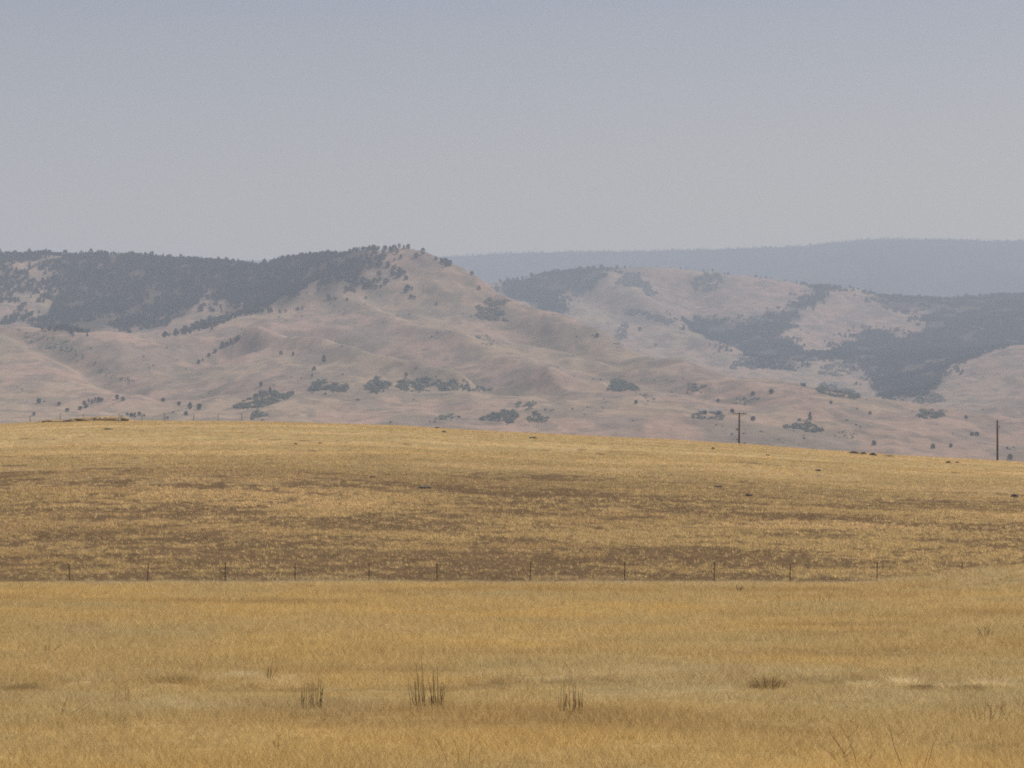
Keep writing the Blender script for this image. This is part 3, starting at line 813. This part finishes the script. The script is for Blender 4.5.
for hh in (.45, .8, 1.15, 1.4):
    b = MB(); pts = []
    for (x0, z0), (x1, z1) in zip(tops, tops[1:]):
        for t in (0, .25, .5, .75): pts.append((x0 + (x1 - x0) * t, -.02, z0 + (z1 - z0) * t + hh - .06 * 4 * t * (1 - t)))
    pts.append((tops[-1][0], -.02, tops[-1][1] + hh))
    b.tube(pts, .0045, 4); b.build('wire', M_WIRE, fr)

# fence on the hilltop, by the mound
def crest_point(px, dy=0.0):
    Yv = np.arange(300, 900, 2.0); X = (px - 512) * K * Yv
    z = height(X, Yv); i = int(np.argmax((z - CAM_Z) / Yv))
    Yc = Yv[i] + dy; x = (px - 512) * K * Yc
    return x, Yc, hz(x, Yc)
fr2p = crest_point(140)
fr2 = tag(empty('wire_fence', fr2p), 'short line of dark posts along the far hilltop beside the mound', 'fence')
tops = []
for px in (30, 60, 83.5, 119, 142, 164.5, 193.5, 218, 242):
    x, y, z = crest_point(px, 4)
    o = link('post', pmesh, fr2); o.location = (x - fr2p[0], y - fr2p[1], z - fr2p[2]); o.scale = (1.7, 1.7, 1.05 + .3 * rng.random()); o.rotation_euler = (0, rng.normal() * .04, rng.normal() * .3)
    tops.append(o.location.copy())
for hh in (.6, 1.2):
    b = MB(); b.tube([t + Vector((0, -.03, hh)) for t in tops], .005, 4); b.build('wire', M_WIRE, fr2)

# ------------------------------------------------------------------ utility poles
def pole(px, top_row, Y, arm_drop, arm_len, arm_rot, lean, label):
    x = (px - 512) * K * Y; z = hz(x, Y); ht = z_of(top_row, Y) - z
    root = tag(empty('utility_pole', (x, Y, z)), label, 'utility pole', 'wooden poles on the hill crest')
    root.rotation_euler = (0, lean, arm_rot)
    b = MB(); b.tube([(0, 0, -1), (0, 0, ht * .5), (0, 0, ht)], [.2, .175, .14], 10); b.build('pole', M_POLE, root)
    zc = ht - arm_drop
    b = MB(); b.box((0, -.2, zc), (arm_len, .11, .13)); a = b.build('crossarm', M_POLE, root)
    for sx in (-1, 1):
        b = MB(); b.tube([(sx * arm_len * .3, -.2, zc - .07), (sx * .12, -.17, zc - .75)], .022, 5); b.build('brace', M_POLE, root)
    for q in (-.46, -.28, .28, .46):
        b = MB(); b.tube([(q * arm_len, -.2, zc + .07), (q * arm_len, -.2, zc + .16), (q * arm_len, -.2, zc + .17), (q * arm_len, -.2, zc + .25), (q * arm_len, -.2, zc + .3)], [.02, .02, .055, .06, .03], 8); b.build('insulator', M_INSUL, a)
    return root
pole(739, 412.5, crest_point(739, 8)[1], .25, 2.9, .2, .012, 'wooden utility pole with a crossarm at its very top on the falling crest')
pole(997.5, 420, crest_point(997.5, 5)[1], 1.35, 2.3, 1.1, -.015, 'taller plain wooden utility pole near the picture\'s edge, crossarm below its tip')

# ------------------------------------------------------------------ mound, rocks and pale stones on the hill
def blob(seed, sx, sy, sz, rough=.35, n=14):
    r = np.random.default_rng(seed)
    th = np.linspace(0, np.pi, n); ph = np.linspace(0, 2 * np.pi, 2 * n, endpoint=False)
    T, P = np.meshgrid(th, ph, indexing='ij')
    x, y, z = np.sin(T) * np.cos(P), np.sin(T) * np.sin(P), np.cos(T)
    o = r.random(2) * 50
    rr = 1 + rough * (fbm(x * 1.7 + o[0] + z, y * 1.7 + o[1] - z, 4, seed) - .5) * 2
    rr[0] = rr[0].mean(); rr[-1] = rr[-1].mean()
    v = np.stack([x * rr * sx, y * rr * sy, z * rr * sz], -1)
    m2 = 2 * n; f = []
    for i in range(n - 1):
        for k in range(m2): f.append((i * m2 + k, i * m2 + (k + 1) % m2, (i + 1) * m2 + (k + 1) % m2, (i + 1) * m2 + k))
    return v.reshape(-1, 3), np.array(f)
def near_point(px, row, y0=209, y1=800):
    Yv = np.arange(y0, y1, .5); X = (px - 512) * K * Yv
    z = height(X, Yv); e = (z - CAM_Z) / Yv; rows = HORIZON - e / K
    run_ = np.maximum.accumulate(e); ok = np.where(e >= run_ - 1e-9)[0]
    i = ok[np.argmin(np.abs(rows[ok] - row))]
    return X[i], Yv[i], z[i]
def rock(px, row, wpx, hpx_, label, mat=None, seed=0, deep=.8):
    x, y, z = near_point(px, row)
    v, f = blob(900 + seed, wpx * K * y / 2, wpx * K * y / 2 * deep, hpx_ * K * y * .75)
    me = mesh_np('rock', v, f, [mat or M_STONE], smooth=False)
    o = link('rock', me); o.location = (x, y, z + hpx_ * K * y * .12)
    o.rotation_euler = (0, 0, rng.random() * .5)
    return tag(o, label, 'rock', 'rocks lying in the dry hill grass')
ROCKS = [
 (1014.5, 498, 9, 4.5, 'black rock lying alone in the grass near the far right end of the slope'),
 (854, 453.5, 9, 2.4, 'flat dark rock at the left end of the crest outcrop'),
 (863, 454, 7, 2, 'flat dark rock second from the left in the crest outcrop'),
 (873, 455.5, 8, 3, 'tallest dark rock in the middle of the crest outcrop'),
 (889, 456.5, 9, 1.5, 'low stone sill trailing off right of the crest outcrop'),
 (948, 463, 5, 2.4, 'brown rock on the crest, left one of a pair below the plain pole'),
 (957.5, 463, 4.5, 1.8, 'brown rock on the crest, right one of a pair below the plain pole'),
 (296, 444.5, 4, 1.8, 'small dark stone on the upper grass below the summit\'s left side'),
 (320, 443.5, 3.5, 1.3, 'smaller dark stone right of another on the upper grass'),
 (444, 432.5, 4.5, 2, 'dark stone just below the crest where it begins to fall'),
 (437, 426.5, 5, 1.6, 'low dark stone right on the crest where it begins to fall'),
 (373, 477.5, 6, 2, 'dark stone at the edge between smooth grass and bare soil'),
 (424, 488, 15, 2, 'long low dark stone ledge in the middle of the bare slope'),
 (718, 487, 9, 2, 'flat dark stone on the slope below the crossarm pole, upper one'),
 (749, 496, 9, 2.4, 'dark stone on the slope below the crossarm pole, lower one'),
 (713, 449, 4, 2, 'small dark stone just below the crest left of the crossarm pole'),
 (768, 455.5, 4, 1.3, 'small stone below the crest right of the crossarm pole'),
 (108, 429.5, 9, 1.4, 'flat dark stone on the grass right below the rusty mound'),
 (533, 438.5, 9, 1.8, 'brown tussocky stone on the crest right of the hill\'s middle'),
 (818, 471, 6, 1.7, 'dark stone in the smooth grass below the crest outcrop\'s left side'),
]
for q, (px, row, w, h, lab) in enumerate(ROCKS): rock(px, row, w, h, lab, seed=q)
# rusty mound on the left hilltop
mp = crest_point(101, -6)
vm, fm_ = blob(77, 6.6, 3.0, .85, .6, 26)
vm[:, 2] *= .55 + .45 * np.cos(np.clip((vm[:, 0] - 1) / 6, -1.5, 1.5))
M_MOUND = simple_mat('rusty_soil', (.25, .165, .08), .95, .5, .9)
mo = tag(link('mound', mesh_np('mound', vm, fm_, [M_MOUND], smooth=True)), 'long low rusty brown mound on the left hilltop', 'mound'); mo.location = (mp[0], mp[1], mp[2] + .0)
mp2 = crest_point(54, -6)
vm, fm_ = blob(78, 3.4, 2.2, .5, .5, 20)
mo2 = tag(link('mound', mesh_np('mound', vm, fm_, [M_MOUND], smooth=True)), 'lower brown mound tapering off left of the long rusty one', 'mound'); mo2.location = (mp2[0], mp2[1], mp2[2])
for q, px in enumerate((97, 101, 106, 112, 116, 119)):
    x, y, z = crest_point(px, -11.5)
    v, f = blob(950 + q, .28 + .12 * rng.random(), .25, .3, .35, 8)
    o = link('rock', mesh_np('rock', v, f, [M_PALE])); o.location = (x, y, z + .25 + .3 * rng.random())
    tag(o, 'small pale stone in the row along the rusty mound\'s front', 'rock', 'pale stones by the rusty mound')

# ------------------------------------------------------------------ grass
def blades(name, X, Y, Z, col, h, w, lean, nb, spread, label=None):
    """NB triangular blades in a tuft at each point; h, w, lean per tuft"""
    n = len(X); T = n * nb
    ang = rng.random(T) * 2 * np.pi; rr = np.repeat(spread, nb) * np.sqrt(rng.random(T))
    a2 = rng.random(T) * 2 * np.pi
    bx = np.repeat(X, nb) + rr * np.cos(a2); by = np.repeat(Y, nb) + rr * np.sin(a2); bz = np.repeat(Z, nb) - .03
    hh = np.repeat(h, nb) * (.55 + .6 * rng.random(T)); ww = np.repeat(w, nb) * (.7 + .6 * rng.random(T)) / 2
    ll = np.repeat(lean, nb) * hh * (.3 + rng.random(T)); la = a2 + rng.normal(size=T) * .8
    c, s = np.cos(ang), np.sin(ang)
    v = np.empty((T, 3, 3), np.float32)
    v[:, 0] = np.stack([bx - c * ww, by - s * ww, bz], -1)
    v[:, 1] = np.stack([bx + c * ww, by + s * ww, bz], -1)
    v[:, 2] = np.stack([bx + np.cos(la) * ll, by + np.sin(la) * ll, bz + hh], -1)
    cc = np.repeat(col, nb, 0) * (.86 + .28 * rng.random((T, 1)))
    cc = np.repeat(cc, 3, 0)
    me = mesh_np(name, v.reshape(-1, 3), np.arange(3 * T).reshape(-1, 3), [M_GRASS], cc)
    return link(name, me)

def scatter(y0, y1, dens, m0=None, m1=None):
    """random points of the view fan between two distances, DENS per square metre"""
    side = 9.0 / K / y0
    m0, m1 = -80 - side, 1104 + side
    w0 = (m1 - m0) * K
    n = int(dens * w0 * (y1 * y1 - y0 * y0) / 2)
    Y = np.sqrt(y0 * y0 + rng.random(n) * (y1 * y1 - y0 * y0)); px = m0 + rng.random(n) * (m1 - m0)
    return (px - 512) * K * Y, Y
parts = []
X, Y = [], []
for y0, y1 in ((39, 44), (44, 52), (52, 62), (62, 76), (76, 95), (95, 125), (125, 160), (160, 206.5)):
    dn = lambda q: 44 * (50.0 / q) ** 1.45                 # stems thin out smoothly with distance
    a, b_ = scatter(y0, y1, dn(y0)); k = rng.random(len(a)) < dn(b_) / dn(y0); X.append(a[k]); Y.append(b_[k])
X = np.concatenate(X); Y = np.concatenate(Y); Z = height(X, Y)
sw = np.exp(-((Y - 70 - 1.6 * np.sin(X / 7)) / 3.0) ** 2)
hgt = (.06 + .30 * fbm(X / 2.6, Y / 2.6, 4, 81)) * (1 - .3 * sw) * np.interp(Y, [45, 90, 206], [1, 1.15, 1.5])
edge = sstep(199, 206, Y); hgt = hgt * (1 - .6 * edge)
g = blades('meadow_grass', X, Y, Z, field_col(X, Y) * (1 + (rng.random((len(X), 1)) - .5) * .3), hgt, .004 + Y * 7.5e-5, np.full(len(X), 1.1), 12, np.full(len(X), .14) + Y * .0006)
tag(g, 'tall golden dry grass covering the flat meadow in front of the fence', 'grass', kind='stuff')

X, Y = [], []
for y0, y1, d in ((209, 300, 8.0), (300, 420, 2.6), (420, 640, 1.0)):
    a, b_ = scatter(y0, y1, d); X.append(a); Y.append(b_)
X = np.concatenate(X); Y = np.concatenate(Y)
cv = straw_cover(X, Y)
keep = rng.random(len(X)) < .18 + .82 * cv
X, Y = X[keep], Y[keep]; Z = height(X, Y)
hgt = (.14 + .22 * fbm(X / 5, Y / 5, 3, 82)) * np.interp(Y, [209, 300, 420, 640], [1.0, 1.0, .75, .7])
g = blades('hill_grass', X, Y, Z, field_col(X, Y) * (1 + (rng.random((len(X), 1)) - .5) * .55), hgt, .02 + Y * 9e-5, np.full(len(X), .8), 9, .14 + (Y - 200) * .0009)
X2, Y2 = scatter(209, 335, 5.0)
g2 = blades('stubble', X2, Y2, height(X2, Y2), BROWN * (.55 + .75 * rng.random((len(X2), 1))), np.full(len(X2), .14), np.full(len(X2), .045), np.full(len(X2), .8), 5, np.full(len(X2), .12))
tag(g2, 'brown stubble and dead stems over the bare soil of the hillside', 'stubble', kind='stuff')
tag(g, 'short patchy straw on the bare brown hillside behind the fence', 'grass', kind='stuff')

# ------------------------------------------------------------------ weeds standing in the meadow
def meadow_point(px, row):
    Yv = np.arange(44, 206, .1); X = (px - 512) * K * Yv
    rows = HORIZON - (height(X, Yv) - CAM_Z) / Yv / K
    i = int(np.argmin(np.abs(rows - row))); return X[i], Yv[i], hz(X[i], Yv[i])
def weed(name, px, row, stems, label, cat, mat=None, rad=.0095, group=None, twig=0):
    """STEMS: (foot column offset, top column offset, height in pixels, bend)"""
    x, y, z = meadow_point(px, row); s = K * y
    root = tag(empty(name, (x, y, z)), label, cat, group)
    if name == 'stalk_clump':
        extra = [(a + rng.normal() * 1.6, t + rng.normal() * 2.2, h * (.45 + .5 * rng.random()), rng.normal() * .5) for a, t, h, bend in stems]
        stems = list(stems) + extra; rad = rad * .85
    for (a, t, h, bend) in stems:
        b = MB(); dy = rng.normal() * .12
        p0 = Vector((a * s, dy, -.05)); p1 = Vector((t * s + rng.normal() * .02, dy + rng.normal() * .08, h * s * (.85 + .25 * rng.random())))
        mid = (p0 + p1) / 2 + Vector((bend * s, 0, 0))
        q1 = p0.lerp(mid, .55); q2 = mid.lerp(p1, .5)
        b.tube([p0, q1, mid, q2, p1], [rad, rad * .95, rad * .85, rad * .7, rad * .4], 5)
        for k in range(twig):
            f = .35 + .55 * rng.random(); base = p0.lerp(p1, f) + Vector((bend * s * (1 - abs(2 * f - 1)), 0, 0))
            L_ = h * s * (.15 + .2 * rng.random()); sd = rng.choice([-1, 1])
            b.tube([base, base + Vector((sd * L_ * .6, rng.normal() * .05, L_ * .5)), base + Vector((sd * L_ * .8, rng.normal() * .05, L_))], [rad * .6, rad * .5, rad * .25], 4)
        b.build('stem', mat or M_STALK, root)
    return root
G = 'clumps of upright dead stalks in the meadow'
weed('stalk_clump', 312, 709, [(-10, -10.5, 22, 0), (-7, -6.5, 26, 0), (-3.5, -4, 28, .4), (-1, -1, 29, 0), (2, 2, 30, 0), (5, 6, 29, .3), (8, 9, 31, 0), (9.5, 9, 20, .5), (-8, -9, 17, 0)], 'tight rectangular clump of upright dead brown stalks', 'weed clump', group=G)
weed('stalk_clump', 420, 709, [(-6, -9, 28, 0), (-3, -6, 34, .5), (1, -4, 46, 0), (3, 1, 38, .8), (4, 3.5, 24, 0), (-1, -8, 20, 0), (5, 2, 52, 0)], 'taller sparse left half of the twin dead stalk clump', 'weed clump', group=G)
weed('stalk_clump', 436, 709, [(-5, -6, 27, 0), (-2, -5, 34, 0), (1, -1, 22, .5), (3, 3, 31, 0), (4, 7, 27, 1), (6, 9, 24, 0), (0, -2, 46, 0), (-4, -4, 20, .4)], 'denser right half of the twin dead stalk clump', 'weed clump', group=G)
weed('stalk_clump', 572, 714, [(-11, -11, 28, 0), (-8, -8.5, 30, 0), (-5, -5, 27, 0), (-2, -2, 33, 0), (1, 1, 28, .3), (4, 3, 30, 0), (7, 8, 26, 0), (10, 11, 31, 0), (2, 3, 16, 0), (9, 8, 18, 0)], 'pale fan of thin upright dry stalks, rightmost of the stalk clumps', 'weed clump', simple_mat('pale_stalk', (.21, .155, .08), .9, .3, 5), group=G)
weed('stalk_clump', 270, 681, [(-3, -2, 16, .4), (0, 2, 22, 0), (0, -4, 11, 0), (1, 1, 14, .2)], 'small thin pair of dark stalks behind the tight clump', 'weed clump', group=G)
weed('stalk_clump', 120, 701, [(-4, -5, 14, 0), (0, 0, 17, 0), (4, 6, 18, 0), (9, 9, 15, 0)], 'faint short stalks in the shadowed strip at left', 'weed clump', group=G, rad=.005)
weed('twig_weed', 62, 716, [(0, 9, 22, -1), (3, 27, 14, 1), (8, 33, 12, 1), (-3, 3, 10, 0)], 'leaning thin twigs fanning to the right at the left meadow', 'weed', rad=.006)
weed('twig_weed', 277, 752, [(0, 1, 18, .4), (-2, -3, 11, 0), (2, 3, 9, 0)], 'short single upright twig below the tight stalk clump', 'weed', rad=.006, twig=2)
weed('twig_weed', 470, 768, [(-28, -35, 24, 1), (-22, -33, 30, 2), (-1, 4, 34, -1), (-10, -22, 40, 3)], 'long thin stalks rising from the bottom edge below the twin clump', 'weed', M_STALKR, .005)
weed('twig_weed', 848, 768, [(0, -20, 42, 4), (-4, -32, 26, 4), (6, 22, 16, 0), (10, -8, 50, 3), (4, -14, 30, 2), (16, 26, 22, 0)], 'reddish branching weed rising from the bottom edge at right', 'weed', M_STALKR, .006, twig=2)
weed('twig_weed', 903, 768, [(0, -16, 40, -2), (24, 29, 27, 0), (22, 25, 18, 0)], 'single long dark reddish stalk leaning left at the bottom right', 'weed', M_STALKR, .007)
weed('bush_weed', 985, 722, [(-20, -26, 13, 0), (-14, -20, 18, 0), (-8, -12, 22, 1), (-3, -8, 20, 0), (0, 2, 24, 0), (4, 8, 22, 0), (9, 5, 18, 0), (14, 20, 20, 0), (20, 28, 14, 0), (24, 18, 16, 0), (2, 14, 14, 0)], 'wide tangled leafless shrub in the grass at the right edge', 'shrub', rad=.005, twig=3)
weed('bush_weed', 985, 638, [(-3, -7, 7, 0), (0, -2, 12, 0), (2, 4, 9, 0), (4, 8, 6, 0), (1, 6, 14, 0), (-1, -8, 11, 0), (1, 2, 6, 0)], 'small dark brown weed alone in the meadow near the right end', 'weed', rad=.012, twig=3)
weed('bush_weed', 48, 653, [(-2, -4, 7, 0), (0, 1, 9, 0), (1, 10, 7, 0), (2, 14, 9, 0), (0, -3, 5, 0)], 'small dark dry weed in the meadow at far left', 'weed', rad=.012, twig=2)
weed('bush_weed', 739, 592, [(-1, -2, 8, 0), (1, 2, 7, 0), (0, 5, 6, 0)], 'tiny dark weed beside the fence foot right of the middle', 'weed', rad=.03, twig=1)
weed('bush_weed', 822, 604, [(-6, -9, 8, 0), (-2, -3, 9, 0), (2, 1, 7, 0), (6, 8, 7, 0)], 'faint small weeds in the meadow below the fence\'s right end', 'weed', rad=.018, twig=1)
weed('bush_weed', 770, 690, [(-8, -14, 12, 0), (-3, -6, 15, 0), (2, 3, 14, 0), (7, 12, 11, 0), (11, 17, 8, 0), (0, 8, 9, 0)], 'low tan tussock weed right of the pale stalk fan', 'weed', simple_mat('tan_stalk', (.2, .13, .055), .9, .3, 5), .012, twig=2)
def tussock(px, row, wpx, hpx_, label, tone):
    x, y, z = meadow_point(px, row); s = K * y; n = 150
    X = rng.normal(size=n) * wpx * s / 4; Y = rng.normal(size=n) * .28
    hh = np.full(n, hpx_ * s) * (.5 + .6 * np.exp(-(X / (wpx * s / 3)) ** 2))
    o = blades('grass_tussock', X, Y, height(X + x, Y + y) - z, np.array(tone) * (.8 + .4 * rng.random((n, 1))), hh, np.full(n, .011), np.full(n, 1.5), 8, np.full(n, .10))
    o.location = (x, y, z)
    return tag(o, label, 'grass tussock', 'tussocks lying over in the meadow')
tussock(866, 688, 40, 11, 'pale matted tussock, leftmost of the bleached row at right', (.60, .49, .28))
tussock(905, 686, 34, 12, 'brightest pale tussock bending over a dark hollow at right', (.66, .54, .32))
tussock(948, 689, 44, 9, 'low flat pale tussock in the middle of the bleached row at right', (.62, .50, .29))
tussock(992, 687, 44, 10, 'pale tussock at the far right end of the bleached row', (.63, .51, .30))
tussock(922, 690, 26, 7, 'dark brown tussock standing in for the shade below the brightest pale one', (.22, .15, .07))  # dark blades paint in the shaded front of the pale tussocks
tussock(970, 690, 30, 7, 'dark brown tussock standing in for the shade between two pale ones at right', (.24, .16, .075))  # same painted shade, further right along the bleached row
tussock(765, 688, 34, 12, 'brown tussock right of the pale stalk fan', (.32, .225, .105))
tussock(245, 678, 30, 10, 'bleached tussock behind the tight stalk clump', (.62, .51, .31))
tussock(25, 690, 50, 8, 'brown flattened tussock at the left edge of the meadow', (.30, .215, .105))
tussock(180, 682, 60, 8, 'long brown flattened tussock left of the bleached one', (.31, .22, .105))
print('trees', NTREE, 'meadow range', Z.min())
